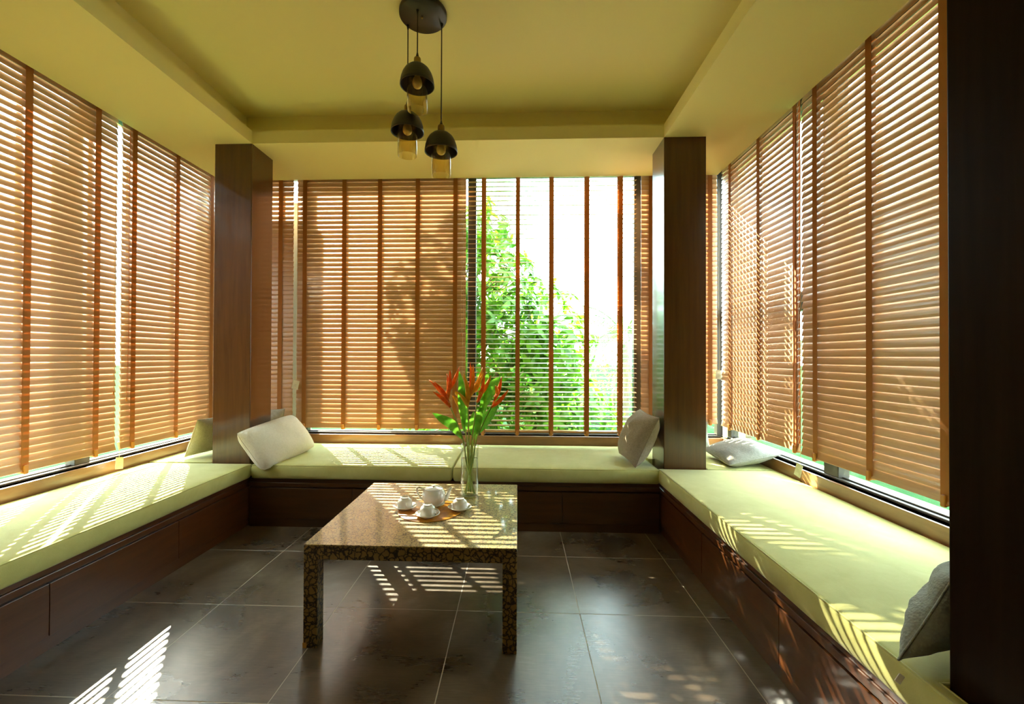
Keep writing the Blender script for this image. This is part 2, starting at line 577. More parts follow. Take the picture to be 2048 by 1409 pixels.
# ---------------------------------------------------------------- pillars
def pillar(name, x0, x1, y0, y1, label, m='pillar'):
    o = MB().box(x0, x1, y0, y1, 0.0, SOF + 0.005).build(name, m, None, 0.004, 2)
    return tag(o, label, kind='structure')
pillar('pillar', -2.263, -1.979, 3.14, 3.415, 'dark brown wood clad pillar beside the cream pillow')
pillar('pillar', 1.044, 1.341, 3.14, 3.41, 'dark brown wood clad pillar beside the taupe pillow')
pillar('pillar', 1.044, 1.36, 0.78, 1.095, 'near wood pillar with shade put into its colour in front of the knitted pillow', 'pillar_shaded')

# ---------------------------------------------------------------- benches
def bench(name, label, axis, face, back, a, b, gaps, wood_):
    """axis = direction the bench runs along; face -> back is its depth"""
    t = thing(name, label, 'bench', ((face + back) / 2, (a + b) / 2, 0) if axis == 'y' else ((a + b) / 2, (face + back) / 2, 0))
    ox, oy = t.location.x, t.location.y
    s = 1 if back > face else -1
    def bx(mb, u0, u1, d0, d1, z0, z1):
        d0, d1 = sorted((face + s * d0, face + s * d1))
        if axis == 'x':
            return mb.box(u0 - ox, u1 - ox, d0 - oy, d1 - oy, z0, z1)
        return mb.box(d0 - ox, d1 - ox, u0 - oy, u1 - oy, z0, z1)
    dep = abs(back - face)
    bx(MB(), a, b, 0.022, dep, 0.07, 0.325).build('carcass', wood_, t)
    bx(MB(), a, b, 0.010, dep - 0.001, 0.325, 0.352).build('top_board', wood_, t, 0.002)
    bx(MB(), a, b, 0.0, 0.021, 0.296, 0.3245).build('top_rail', wood_, t, 0.002)
    bx(MB(), a, b, 0.012, dep - 0.02, 0.0, 0.0695).build('plinth', wood_, t)
    cuts = [a] + list(gaps) + [b]
    for u0, u1 in zip(cuts[:-1], cuts[1:]):
        bx(MB(), u0 + 0.0015, u1 - 0.0015, 0.003, 0.021, 0.062, 0.284).build('panel', wood_, t, 0.0015)
    return t
bench('window_bench', 'dark brown window bench under the long sunlit stripes cushion', 'y', XL, SL, 0.45, 3.925, (1.066, 1.767, 2.467), 'bench')
bench('window_bench', 'dark brown window bench running below the back window', 'x', YB, SB, XL + 0.004, XR - 0.004, (-1.197, -0.42, 0.32), 'bench_x')
bench('window_bench', 'dark brown window bench between the right window and the floor', 'y', XR, SR, 0.45, 3.925, (1.03, 1.727, 2.43), 'bench')

# ---------------------------------------------------------------- cushions
def cushion(label, poly, z0, z1, seed, group=None, rect=None, edges=None):
    rnd = random.Random(seed)
    if rect:
        x0, x1, y0, y1 = rect
        cx, cy = (x0 + x1) / 2, (y0 + y1) / 2
        nx = max(8, int((x1 - x0) / 0.05)); ny = max(8, int((y1 - y0) / 0.05))
        mb = MB()
        top = {}
        vs_ = []
        for j in range(ny + 1):
            for i in range(nx + 1):
                u, v = i / nx, j / ny
                x = x0 + (x1 - x0) * u; y = y0 + (y1 - y0) * v
                e = min(u, 1 - u) * (x1 - x0); e2 = min(v, 1 - v) * (y1 - y0)
                d = min(e, e2)
                cr_ = 0.010 * (1 - math.exp(-d / 0.08)) if d > 0 else 0
                nz = noise.noise(Vector((x * 3 + seed, y * 3, seed))) * 0.004 * min(1, d / 0.1)
                border = (i in (0, nx)) or (j in (0, ny))
                wv = noise.noise(Vector((x * 2.2, y * 2.2, seed + 5))) * 0.004 if border else 0
                top[(i, j)] = len(vs_)
                vs_.append((x - cx + (wv if i in (0, nx) else 0), y - cy + (wv if j in (0, ny) else 0), z1 - z0 + cr_ + nz))
        fs_ = [(top[(i, j)], top[(i + 1, j)], top[(i + 1, j + 1)], top[(i, j + 1)]) for j in range(ny) for i in range(nx)]
        loop = [top[(i, 0)] for i in range(nx)] + [top[(nx, j)] for j in range(ny)] + [top[(nx - i, ny)] for i in range(nx)] + [top[(0, ny - j)] for j in range(ny)]
    else:
        cx = sum(p[0] for p in poly) / len(poly); cy = sum(p[1] for p in poly) / len(poly)
        vs_ = [(x - cx, y - cy, z1 - z0 + 0.004) for x, y in poly]
        fs_ = [tuple(range(len(poly)))]
        loop = list(range(len(poly)))
        mb = MB()
    base = len(vs_)
    n = len(loop)
    # bulging side wall: three rings below the top border
    cen = Vector((0, 0, 0))
    for r_, (zz, out) in enumerate(((0.66, 0.006), (0.33, 0.006), (0.0, -0.004))):
        for q, k in enumerate(loop):
            x, y, _ = vs_[k]
            pa = Vector(vs_[loop[q - 1]]); pb = Vector(vs_[loop[(q + 1) % n]])
            tdir = (pb - pa); tdir.z = 0
            nrm = Vector((tdir.y, -tdir.x, 0)).normalized()
            vs_.append((x + nrm.x * out, y + nrm.y * out, (z1 - z0) * zz))
    prev = loop
    for r_ in range(3):
        cur = [base + r_ * n + q for q in range(n)]
        for q in range(n):
            q2 = (q + 1) % n
            fs_.append((prev[q], cur[q], cur[q2], prev[q2]))
        prev = cur
    fs_.append(tuple(reversed(prev)))
    mb.add(vs_, fs_, True)
    o = mb.build('seat_cushion', 'velvet', None, 0.016, 4, (cx, cy, z0))
    fix_normals(o)
    tag(o, label, 'cushion', group)
    # piping along the top seam
    pts = [Vector(vs_[k]) for k in loop]
    pts.append(pts[0])
    inner = []
    for q in range(len(pts) - 1):
        pa = pts[q - 1] if q else pts[-2]
        pb = pts[q + 1]
        tdir = (pb - pa); tdir.z = 0
        nrm = Vector((tdir.y, -tdir.x, 0)).normalized()
        inner.append(pts[q] + nrm * (-0.0045) + Vector((0, 0, -0.0035)))
    inner.append(inner[0])
    MB().tube(inner, 0.0035, 6, False).build('piping', 'velvet', o)
    return o
G_C = 'lime cushions on the window benches'
ZB = 0.353
cushion('long lime seat cushion striped with sunlight under the left window', None, ZB, ZC, 1, G_C, rect=(-2.742, -1.955, 0.50, 3.125))
cushion('lime back bench cushion striped with sun, beside the cream pillow', None, ZB, ZC, 2, G_C, rect=(-1.942, -0.470, 3.095, 3.910))
cushion('lime back bench cushion below the open blind, beside the taupe pillow', None, ZB, ZC, 3, G_C, rect=(-0.458, 1.002, 3.095, 3.910))
cushion('long lime seat cushion with leafy shade under the right window', [(0.998, 0.5), (1.036, 0.5), (1.036, 1.102), (1.808, 1.102), (1.808, 3.122), (0.998, 3.122)], ZB, ZC, 4, G_C)
cushion('lime corner cushion tucked behind the pillar, under the beige pillow', [(-2.742, 3.135), (-2.27, 3.135), (-2.27, 3.425), (-1.955, 3.425), (-1.955, 3.912), (-2.742, 3.912)], ZB, ZC, 5, G_C)
cushion('lime corner cushion behind the pillar, under the flat grey pillow', [(1.348, 3.135), (1.812, 3.135), (1.812, 3.912), (1.016, 3.912), (1.016, 3.425), (1.348, 3.425)], ZB, ZC, 6, G_C)

# ---------------------------------------------------------------- blinds
PITCH, SW = 0.0425, 0.049
def slat_mesh(name, L, th, crown=0.0022, thick=0.0024):
    d = Vector((0, math.cos(th), math.sin(th)))
    nrm = Vector((0, -math.sin(th), math.cos(th)))
    n = 4
    top, bot = [], []
    for i in range(n + 1):
        s = -0.5 + i / n
        h = crown * (1 - (2 * s) ** 2)
        e = 0.35 if i in (0, n) else 0.5
        top.append(d * (SW * s) + nrm * (h + thick * e))
        bot.append(d * (SW * s) + nrm * (h - thick * e))
    ring = top + bot[::-1]
    m = len(ring)
    vs_ = [Vector((-L / 2, p.y, p.z)) for p in ring] + [Vector((L / 2, p.y, p.z)) for p in ring]
    fs_ = [(i, (i + 1) % m, m + (i + 1) % m, m + i) for i in range(m)]
    fs_ += [tuple(range(m - 1, -1, -1)), tuple(range(m, 2 * m))]
    mb = MB().add(vs_, fs_, False)
    me = mb.mesh(name)
    me.materials.append(MAT['slat'])
    return me

def blind(label, wall, a, b, tapes, zbot, theta, cords=(), seed=0, rail_tilt=None):
    """wall: 'left' | 'back' | 'right'; a..b world span along the wall; tapes in world coordinates.
    local x runs along the wall, local y points outdoors"""
    mid = (a + b) / 2
    L = b - a
    if wall == 'back':
        loc, rz, loc_of = (mid, BB, 0), 0.0, (lambda u: u - mid)
    elif wall == 'left':
        loc, rz, loc_of = (BL, mid, 0), PI / 2, (lambda u: u - mid)
    else:
        loc, rz, loc_of = (BR, mid, 0), -PI / 2, (lambda u: -(u - mid))
    root = thing('venetian_blind', label, 'blind', (loc[0], loc[1], zbot), rz, 'brown wooden venetian blinds')
    rnd = random.Random(seed)
    th = math.radians(theta)
    ztop = 2.93 - zbot
    MB().box(-L / 2, L / 2, -0.028, 0.028, ztop, ztop + 0.045).build('headrail', 'rail', root, 0.003, 1)
    rt = math.radians(theta if rail_tilt is None else rail_tilt)
    mtx = Matrix.Translation((0, 0, 0.018)) @ Matrix.Rotation(rt, 4, 'X')
    MB().box(-L / 2, L / 2, -0.026, 0.026, -0.008, 0.008, mtx).build('bottom_rail', 'rail', root, 0.003, 2)
    me = slat_mesh('slat', L - 0.004, th)
    n = int((ztop - 0.055) / PITCH)
    for i in range(n):
        o = bpy.data.objects.new('slat', me)
        C.objects.link(o)
        o.parent = root
        o.location = (rnd.uniform(-0.0012, 0.0012), 0, 0.055 + PITCH * (i + 0.3))
        o.rotation_euler = (rnd.uniform(-0.03, 0.03), rnd.uniform(-0.0006, 0.0006), 0)
    off = SW / 2 * math.cos(th) + 0.0045
    for u in tapes:
        x = loc_of(u)
        for s in (-1, 1):
            MB().box(x - 0.019, x + 0.019, s * off - 0.0007, s * off + 0.0007, 0.0, ztop).build('ladder_tape', 'tape', root)
        k = MB().box(x - 0.017, x + 0.017, -off - 0.006, off + 0.004, -0.014, -0.002)
        k.box(x - 0.011, x + 0.011, -off - 0.012, -off + 0.002, -0.020, 0.030)
        k.build('tape_clip', 'clip', root, 0.003, 1)
    for (u, z_low, m_, thick, tag_z) in cords:
        x = loc_of(u)
        pts = []
        for i in range(15):
            f = i / 14
            z = 2.80 - zbot - (2.80 - z_low) * f
            pts.append((x + 0.006 * math.sin(f * 9 + seed) * f, -off - 0.014, z))
        cd = MB().tube(pts, thick, 6).build('pull_cord', m_, root)
        if tag_z is not None:
            zt = tag_z - zbot
            tg = MB()
            ang = Matrix.Translation((pts[-1][0], -off - 0.018, zt)) @ Matrix.Rotation(0.18, 4, 'Y') @ Matrix.Rotation(-0.12, 4, 'X')
            tg.box(-0.029, 0.029, -0.0006, 0.0006, -0.078, 0.0, ang)
            t_ = tg.build('paper_tag', 'paper', cd)
            for q in range(3):
                MB().box(-0.012, 0.010, -0.0009, -0.0007, -0.036 - 0.008 * q, -0.0345 - 0.008 * q, ang).build('print_line', 'ink', cd)
        else:
            zt = z_low - zbot
            MB().lathe([(0.0005, 0.012), (0.004, 0.008), (0.0055, -0.012), (0.0048, -0.016), (0.0005, -0.017)], 10, (pts[-1][0], -off - 0.014, zt)).build('cord_tassel', 'clip', cd)
    return root

blind('closed brown slatted blind on the left wall, widest and nearest the camera', 'left', 0.98, 2.832, (1.10, 1.50, 1.895, 2.29, 2.688), 0.615, 74, [(2.845, 0.56, 'cord', 0.0014, 0.56), (2.80, 1.0, 'cord', 0.0012, None)], 1)
blind('closed brown slatted blind on the left wall ending behind the wood pillar', 'left', 2.862, 3.84, (2.955, 3.345, 3.735), 0.615, 74, [(2.90, 0.95, 'cord_orange', 0.0012, None)], 2)
blind('narrow dim brown blind in the back corner behind the cream pillow', 'back', -2.64, -2.03, (-2.56, -2.150), 0.615, 74, [], 3)
blind('closed brown slatted blind on the back wall with leaf shadows', 'back', -2.00, -0.462, (-1.925, -1.565, -1.240, -0.898, -0.560), 0.612, 74, [(-1.985, 1.02, 'cord', 0.0013, 1.03), (-0.50, 1.45, 'cord', 0.0012, None), (-0.485, 0.72, 'cord', 0.0012, None)], 4)
blind('open level slatted blind with the green tree showing through', 'back', -0.455, 1.040, (-0.305, -0.002, 0.295, 0.606, 0.898), 0.575, 7, [(1.012, 0.62, 'cord', 0.0012, None)], 5, 3)
blind('narrow reddish brown blind on the back wall behind the taupe pillow', 'back', 1.078, 1.736, (1.165, 1.672), 0.680, 74, [(1.742, 1.13, 'cord', 0.0013, 1.14)], 6)
blind('closed brown blind on the right wall ending at the back corner', 'right', 2.790, 3.815, (3.66, 3.235, 2.815), 0.668, 74, [(2.802, 0.70, 'cord_orange', 0.0045, None)], 7)
blind('closed brown blind on the right wall beside the near shaded pillar', 'right', 1.80, 2.758, (2.630, 2.235, 1.853), 0.660, 74, [(2.735, 0.60, 'cord', 0.0013, 0.595)], 8)

# ---------------------------------------------------------------- coffee table
tb = thing('coffee_table', 'square coffee table covered in gold and black crackle veneer', 'table', (-0.457, 2.288, 0))
hw = 0.457
TZ = 0.443
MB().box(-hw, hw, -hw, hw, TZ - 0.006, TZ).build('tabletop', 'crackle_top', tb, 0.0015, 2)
for s in (-1, 1):
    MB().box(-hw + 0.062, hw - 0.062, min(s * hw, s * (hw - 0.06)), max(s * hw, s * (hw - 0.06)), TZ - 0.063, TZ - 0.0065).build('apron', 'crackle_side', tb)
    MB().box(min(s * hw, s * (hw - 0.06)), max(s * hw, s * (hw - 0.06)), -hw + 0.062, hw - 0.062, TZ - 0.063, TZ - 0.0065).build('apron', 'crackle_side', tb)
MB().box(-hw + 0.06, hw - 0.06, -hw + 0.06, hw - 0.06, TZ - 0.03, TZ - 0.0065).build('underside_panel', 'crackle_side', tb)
for sx in (-1, 1):
    for sy_ in (-1, 1):
        x0, x1 = sorted((sx * hw, sx * (hw - 0.061)))
        y0, y1 = sorted((sy_ * hw, sy_ * (hw - 0.061)))
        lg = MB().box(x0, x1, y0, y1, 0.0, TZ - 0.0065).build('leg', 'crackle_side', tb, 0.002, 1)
        if sx < 0 and sy_ < 0:
            MB().box(x0 - 0.0012, x0 + 0.016, y0 - 0.0012, y0 + 0.02, 0.001, 0.024).build('repair_patch', 'brass_patch', lg)['label'] = 'orange patch on the leg corner'

# placemat
pm = MB().lathe([(0.0005, 0.0), (0.165, 0.0), (0.1665, 0.001), (0.1665, 0.003), (0.165, 0.004), (0.0005, 0.004)], 48).build('placemat', 'placemat', None, 0, 1, (-0.455, 2.262, TZ + 0.0003))
tag(fix_normals(pm), 'round orange placemat under the white tea set', 'placemat')
TS = TZ + 0.0045

# saucers and cups
def saucer_mesh(r_):
    return [(0.0005, 0.002), (r_ * 0.5, 0.002), (r_ * 0.52, 0.0), (r_ * 0.56, 0.0), (r_ * 0.6, 0.004), (r_ * 0.98, 0.016), (r_, 0.018), (r_ * 0.98, 0.0195), (r_ * 0.6, 0.008), (r_ * 0.45, 0.006), (0.0005, 0.006)]
def saucer(x, y, z, r_, label):
    o = MB().lathe(saucer_mesh(r_), 40).build('saucer', 'porcelain', None, 0, 1, (x, y, z))
    return tag(fix_normals(o), label, 'saucer', 'white saucers of the tea set')
def cup(x, y, z, rz, label):
    root = thing('teacup', label, 'cup', (x, y, z), rz, 'upturned white teacups')
    pr = [(0.0395, 0.0), (0.041, 0.0015), (0.041, 0.004), (0.0395, 0.012), (0.039, 0.024), (0.0365, 0.033), (0.031, 0.040), (0.025, 0.0435), (0.0235, 0.0445), (0.0235, 0.0465), (0.022, 0.0500), (0.0195, 0.0505), (0.018, 0.048), (0.0005, 0.0472), (0.0005, 0.043), (0.024, 0.041), (0.034, 0.031), (0.037, 0.020), (0.039, 0.003)]
    fix_normals(MB().lathe(pr, 36, close=False).build('bowl', 'porcelain', root))
    hp = [(0.038, 0, 0.007), (0.049, 0, 0.005), (0.0575, 0, 0.010), (0.059, 0, 0.019), (0.053, 0, 0.027), (0.044, 0, 0.029), (0.0365, 0, 0.028)]
    MB().tube(hp, [0.0035, 0.0032, 0.003, 0.003, 0.003, 0.0032, 0.0035], 8).build('handle', 'porcelain', root)
    return root
on_mat = TS
for (x, y, rz, where) in ((-0.592, 2.272, -1.2, 'beside the teapot handle'), (-0.449, 2.168, -0.15, 'nearest the table front'), (-0.301, 2.270, 2.2, 'near the glass vase')):
    saucer(x, y, on_mat, 0.062, 'white saucer under the upturned cup ' + where)
    cup(x, y, on_mat + 0.0107, rz, 'upturned white teacup ' + where)
saucer(-0.447, 2.316, on_mat, 0.060, 'white saucer under the teapot')

tp = thing('teapot', 'round white porcelain teapot at the middle of the tea set', 'teapot', (-0.447, 2.316, on_mat + 0.0083), 0.12)
body = [(0.0005, 0.001), (0.036, 0.0), (0.040, 0.002), (0.041, 0.006), (0.053, 0.018), (0.0605, 0.036), (0.062, 0.050), (0.0605, 0.062), (0.055, 0.074), (0.0505, 0.080), (0.0495, 0.083), (0.0475, 0.083), (0.0005, 0.081)]
fix_normals(MB().lathe(body, 40).build('pot_body', 'porcelain', tp))
lid = [(0.0498, 0.0833), (0.0505, 0.086), (0.047, 0.0885), (0.030, 0.0925), (0.016, 0.0945), (0.009, 0.095), (0.0075, 0.0965), (0.0085, 0.099), (0.0105, 0.101), (0.0085, 0.103), (0.0005, 0.1035)]
ld = fix_normals(MB().lathe(lid, 36).build('lid', 'porcelain', tp))
MB().tube([(0.052, 0, 0.030), (0.066, 0, 0.036), (0.076, 0, 0.052), (0.081, 0, 0.070), (0.088, 0, 0.083), (0.097, 0, 0.089)], [0.0165, 0.014, 0.0105, 0.008, 0.007, 0.0065], 14).build('spout', 'porcelain', tp)
MB().tube([(-0.050, 0, 0.076), (-0.062, 0, 0.088), (-0.078, 0, 0.094), (-0.089, 0, 0.089), (-0.090, 0, 0.078), (-0.085, 0, 0.062), (-0.075, 0, 0.044), (-0.064, 0, 0.034), (-0.055, 0, 0.030)], [0.0055, 0.005, 0.0055, 0.006, 0.005, 0.0048, 0.0048, 0.005, 0.006], 10).build('handle', 'porcelain', tp)

# ---------------------------------------------------------------- vase and heliconias
VX, VY = -0.276, 2.505
vs_root = thing('vase', 'clear glass cylinder vase holding the heliconias', 'vase', (VX, VY, TZ + 0.0005))
fix_normals(MB().lathe([(0.0005, 0.0), (0.049, 0.0), (0.0505, 0.002), (0.0505, 0.300), (0.0495, 0.3015), (0.0475, 0.300), (0.0475, 0.014), (0.0005, 0.012)], 40).build('glass_body', 'vase_glass', vs_root))
MB().lathe([(0.0005, 0.0125), (0.0470, 0.0145), (0.0470, 0.218), (0.0005, 0.218)], 32).build('water', 'water', vs_root)

def bract_geo(mb, p0, p1, wid):
    """a pointed boat-shaped bract from p0 to p1"""
    p0, p1 = Vector(p0), Vector(p1)
    ax = p1 - p0
    side = Vector((ax.z, 0, -ax.x)).normalized()
    dep = ax.cross(side).normalized()
    n, m = 7, 6
    vs_, fs_ = [], []
    for i in range(n):
        f = i / (n - 1)
        w_ = wid * 1.55 * (math.sin(PI * min(1, (f * 0.85 + 0.12))) ** 0.9) * (1 - 0.3 * f) + 0.0006
        c = p0 + ax * f + side * (0.05 * ax.length * math.sin(PI * f))
        for k in range(m):
            a = 2 * PI * k / m
            vs_.append(c + side * (w_ * math.cos(a)) + dep * (w_ * 0.55 * math.sin(a)))
    for i in range(n - 1):
        for k in range(m):
            k2 = (k + 1) % m
            fs_.append((i * m + k, i * m + k2, (i + 1) * m + k2, (i + 1) * m + k))
    fs_ += [tuple(reversed(range(m))), tuple((n - 1) * m + k for k in range(m))]
    mb.add(vs_, fs_, True)

def blade(mb, pts, wid, nrm, fold=0.25):
    """a broad pointed leaf following pts"""
    pts = [Vector(p) for p in pts]
    nrm = Vector(nrm)
    n = 9
    path = []
    for i in range(n):
        f = i / (n - 1) * (len(pts) - 1)
        k = min(int(f), len(pts) - 2)
        path.append(pts[k].lerp(pts[k + 1], f - k))
    for _ in range(2):
        path = [path[0]] + [(path[i - 1] + path[i] * 2 + path[i + 1]) / 4 for i in range(1, n - 1)] + [path[-1]]
    vs_, fs_ = [], []
    for i, c in enumerate(path):
        f = i / (n - 1)
        t = (path[min(i + 1, n - 1)] - path[max(i - 1, 0)]).normalized()
        s = t.cross(nrm).normalized()
        up_ = s.cross(t).normalized()
        w_ = wid * (math.sin(PI * (f ** 0.85)) ** 0.75) + 0.0012 * (1 - f)
        for q in (-1, -0.5, 0, 0.5, 1):
            vs_.append(c + s * (w_ * q) + up_ * (fold * w_ * abs(q)))
    for i in range(n - 1):
        for q in range(4):
            fs_.append((i * 5 + q, i * 5 + q + 1, (i + 1) * 5 + q + 1, (i + 1) * 5 + q))
    mb.add(vs_, fs_, True)

def heliconia(label, foot, neck, base, tips, leaves=(), material='bract_orange', yy=0.0):
    """all points are (x, z) offsets from the vase foot in the world, plus depth yy"""
    root = thing('heliconia_stem', label, 'flower', (VX, VY, TZ + 0.016), 0, 'heliconias in the glass vase')
    O = Vector((VX, VY, TZ + 0.016))
    def W(x, z, y=0.0):
        return Vector((x, VY + y, z)) - O
    pts = [W(VX + foot[0], TZ + 0.018, foot[1]), W(VX + neck[0] * 0.6, TZ + 0.19, neck[1] * 0.6), W(VX + neck[0], TZ + 0.315, neck[1])]
    b = W(base[0], base[1], yy)
    if base[1] > 0.83:
        pts.append(pts[-1].lerp(b, 0.5) + Vector((0, 0, 0.01)))
    pts.append(b)
    fine = []
    for i in range(len(pts) - 1):
        for k in range(5):
            fine.append(pts[i].lerp(pts[i + 1], k / 5))
    fine.append(pts[-1])
    for _ in range(3):
        fine = [fine[0]] + [(fine[i - 1] + fine[i] * 2 + fine[i + 1]) / 4 for i in range(1, len(fine) - 1)] + [fine[-1]]
    MB().tube(fine, [0.0050 - 0.0016 * i / len(fine) for i in range(len(fine))], 8).build('stem', 'stem', root)
    if tips:
        ax_end = W(sum(t[0] for t in tips) / len(tips) * 0.6 + base[0] * 0.4, base[1] + 0.085, yy)
        n = len(tips)
        MB().tube([b, b.lerp(ax_end, 0.5), ax_end], [0.0034, 0.003, 0.0022], 6).build('rachis', material, root)
    for i, t in enumerate(tips):
        f = i / max(1, len(tips) - 1)
        mb = MB()
        bract_geo(mb, b.lerp(ax_end, f * 0.9), W(t[0], t[1], yy + (0.03 if i % 2 else -0.03)), 0.0085)
        mm = t[2] if len(t) > 2 else material
        mb.build('bract', mm, root)
    for (lp, lw, nrm) in leaves:
        mb = MB()
        blade(mb, [W(p[0], p[1], p[2] if len(p) > 2 else yy) for p in lp], lw, nrm)
        mb.build('leaf_blade', 'flower_leaf', root)
    return root

heliconia('red orange heliconia leaning out towards the closed blind', (0.03, -0.01), (-0.032, -0.01), (-0.385, 0.958),
          [(-0.481, 1.050), (-0.517, 1.114), (-0.474, 1.105), (-0.412, 1.150), (-0.385, 1.176), (-0.339, 1.192)],
          [([(-0.318, 0.775), (-0.372, 0.86), (-0.425, 0.882), (-0.492, 0.926)], 0.030, (0.3, -0.8, 0.5))], 'bract_red', -0.02)
heliconia('tall yellow heliconia standing in the middle of the bunch', (0.005, 0.02), (-0.004, 0.0), (-0.283, 0.962),
          [(-0.338, 1.050), (-0.340, 1.094), (-0.306, 1.152), (-0.276, 1.220, 'bract_red'), (-0.252, 1.205, 'bract_orange'), (-0.203, 1.187), (-0.193, 1.162), (-0.215, 1.09)],
          [([(-0.300, 0.84), (-0.325, 0.98), (-0.318, 1.08), (-0.336, 1.168)], 0.022, (0.3, -0.9, 0.1))], 'bract_yellow', -0.03)
heliconia('orange heliconia with two upright bracts right of the yellow one', (-0.02, -0.02), (0.012, -0.02), (-0.232, 0.985),
          [(-0.189, 1.138, 'bract_red'), (-0.155, 1.142), (-0.214, 1.03)],
          [([(-0.235, 0.80), (-0.222, 0.89), (-0.205, 0.97)], 0.022, (-0.3, -0.9, 0.1))], 'bract_orange', -0.01)
heliconia('orange heliconia leaning out towards the open blind', (-0.028, 0.01), (0.032, 0.005), (-0.153, 0.955),
          [(-0.052, 1.062), (-0.094, 1.134), (-0.126, 1.085, 'bract_orange')],
          [([(-0.220, 0.92), (-0.170, 1.02), (-0.142, 1.09), (-0.098, 1.134, 0.03)], 0.034, (-0.4, -0.85, 0.1)),
           ([(-0.225, 0.80), (-0.17, 0.89), (-0.13, 0.95), (-0.10, 1.02, 0.03)], 0.032, (-0.5, -0.7, 0.3))], 'bract_red', 0.01)
heliconia('small yellow heliconia low between the red and the yellow ones', (0.02, 0.025), (-0.016, 0.015), (-0.333, 0.945),
          [(-0.376, 1.022), (-0.350, 1.03), (-0.362, 1.048)],
          [([(-0.305, 0.80), (-0.312, 0.90), (-0.300, 0.99)], 0.020, (0.2, -0.95, 0.1))], 'bract_yellow', 0.03)
heliconia('flowerless leafy stem at the back of the vase', (-0.01, 0.03), (0.016, 0.03), (-0.205, 0.88),
          [], [([(-0.215, 0.86), (-0.190, 1.0), (-0.188, 1.09), (-0.168, 1.175)], 0.024, (-0.2, -0.95, 0.1)),
               ([(-0.245, 0.76), (-0.262, 0.85), (-0.258, 0.93)], 0.024, (0.1, -0.95, 0.2))], 'bract_orange', 0.04)

# ---------------------------------------------------------------- pendant lamp
PX, PY = -0.512, 2.290
pl = thing('pendant_lamp', 'black ceiling lamp with three hanging dome shades and amber glasses', 'lamp', (PX, PY, TOP))
fix_normals(MB().lathe([(0.0005, -0.001), (0.124, -0.001), (0.126, -0.004), (0.126, -0.022), (0.122, -0.026), (0.0005, -0.026)], 48).build('ceiling_plate', 'black_metal', pl))
MB().lathe([(0.0005, -0.038), (0.005, -0.037), (0.006, -0.033), (0.004, -0.0262), (0.0005, -0.0261)], 12, (-0.005, -0.005, 0)).build('plate_screw', 'brass', pl)
for (lx, ly, rim) in ((-0.531, 2.243, 2.669), (-0.608, 2.345, 2.478), (-0.421, 2.340, 2.3635)):
    x, y, z = lx - PX, ly - PY, rim - TOP
    rd = 0.0895
    prof_o = [(0.017, 0.108), (0.030, 0.106), (0.048, 0.098), (0.064, 0.083), (0.077, 0.060), (0.085, 0.035), (0.0885, 0.012), (rd, 0.0)]
    prof_i = [(r_ - 0.0035, q - 0.003 if q > 0 else 0.0) for r_, q in prof_o[::-1]]
    sh = MB().lathe(prof_o + prof_i, 40, (x, y, z), True).build('dome_shade', 'black_metal', pl)
    fix_normals(sh)
    MB().lathe([(0.0005, 0.150), (0.010, 0.150), (0.017, 0.146), (0.0185, 0.140), (0.0185, 0.112), (0.0165, 0.1085), (0.012, 0.09), (0.0165, 0.088), (0.0165, 0.060), (0.0005, 0.058)], 24, (x, y, z)).build('socket', 'brass', pl)
    MB().lathe([(0.0005, 0.178), (0.0035, 0.177), (0.0075, 0.158), (0.009, 0.1502), (0.0005, 0.1501)], 12, (x, y, z)).build('cord_grip', 'black_metal', pl)
    MB().tube([(x, y, z + 0.177), (x, y, -0.045), (x, y, -0.026)], 0.0032, 8).build('cord', 'black_metal', pl)
    MB().lathe([(0.0005, -0.050), (0.004, -0.049), (0.007, -0.030), (0.008, -0.0262), (0.0005, -0.0261)], 12, (x, y, 0)).build('cord_grip', 'black_metal', pl)
    MB().lathe([(0.012, 0.0595), (0.014, 0.048), (0.0225, 0.032), (0.0255, 0.018), (0.0245, 0.004), (0.019, -0.006), (0.010, -0.012), (0.0005, -0.0135)], 24, (x, y, z)).build('bulb', 'bulb', pl)
    gz0, gz1 = z - 0.128, z + 0.055
    MB().lathe([(0.022, gz1), (0.048, gz1 - 0.012), (0.0525, gz1 - 0.03), (0.0525, gz0), (0.0505, gz0), (0.0505, gz1 - 0.03), (0.046, gz1 - 0.014), (0.022, gz1 - 0.003)], 36, (x, y, 0), True).build('glass_cylinder', 'amber', pl)

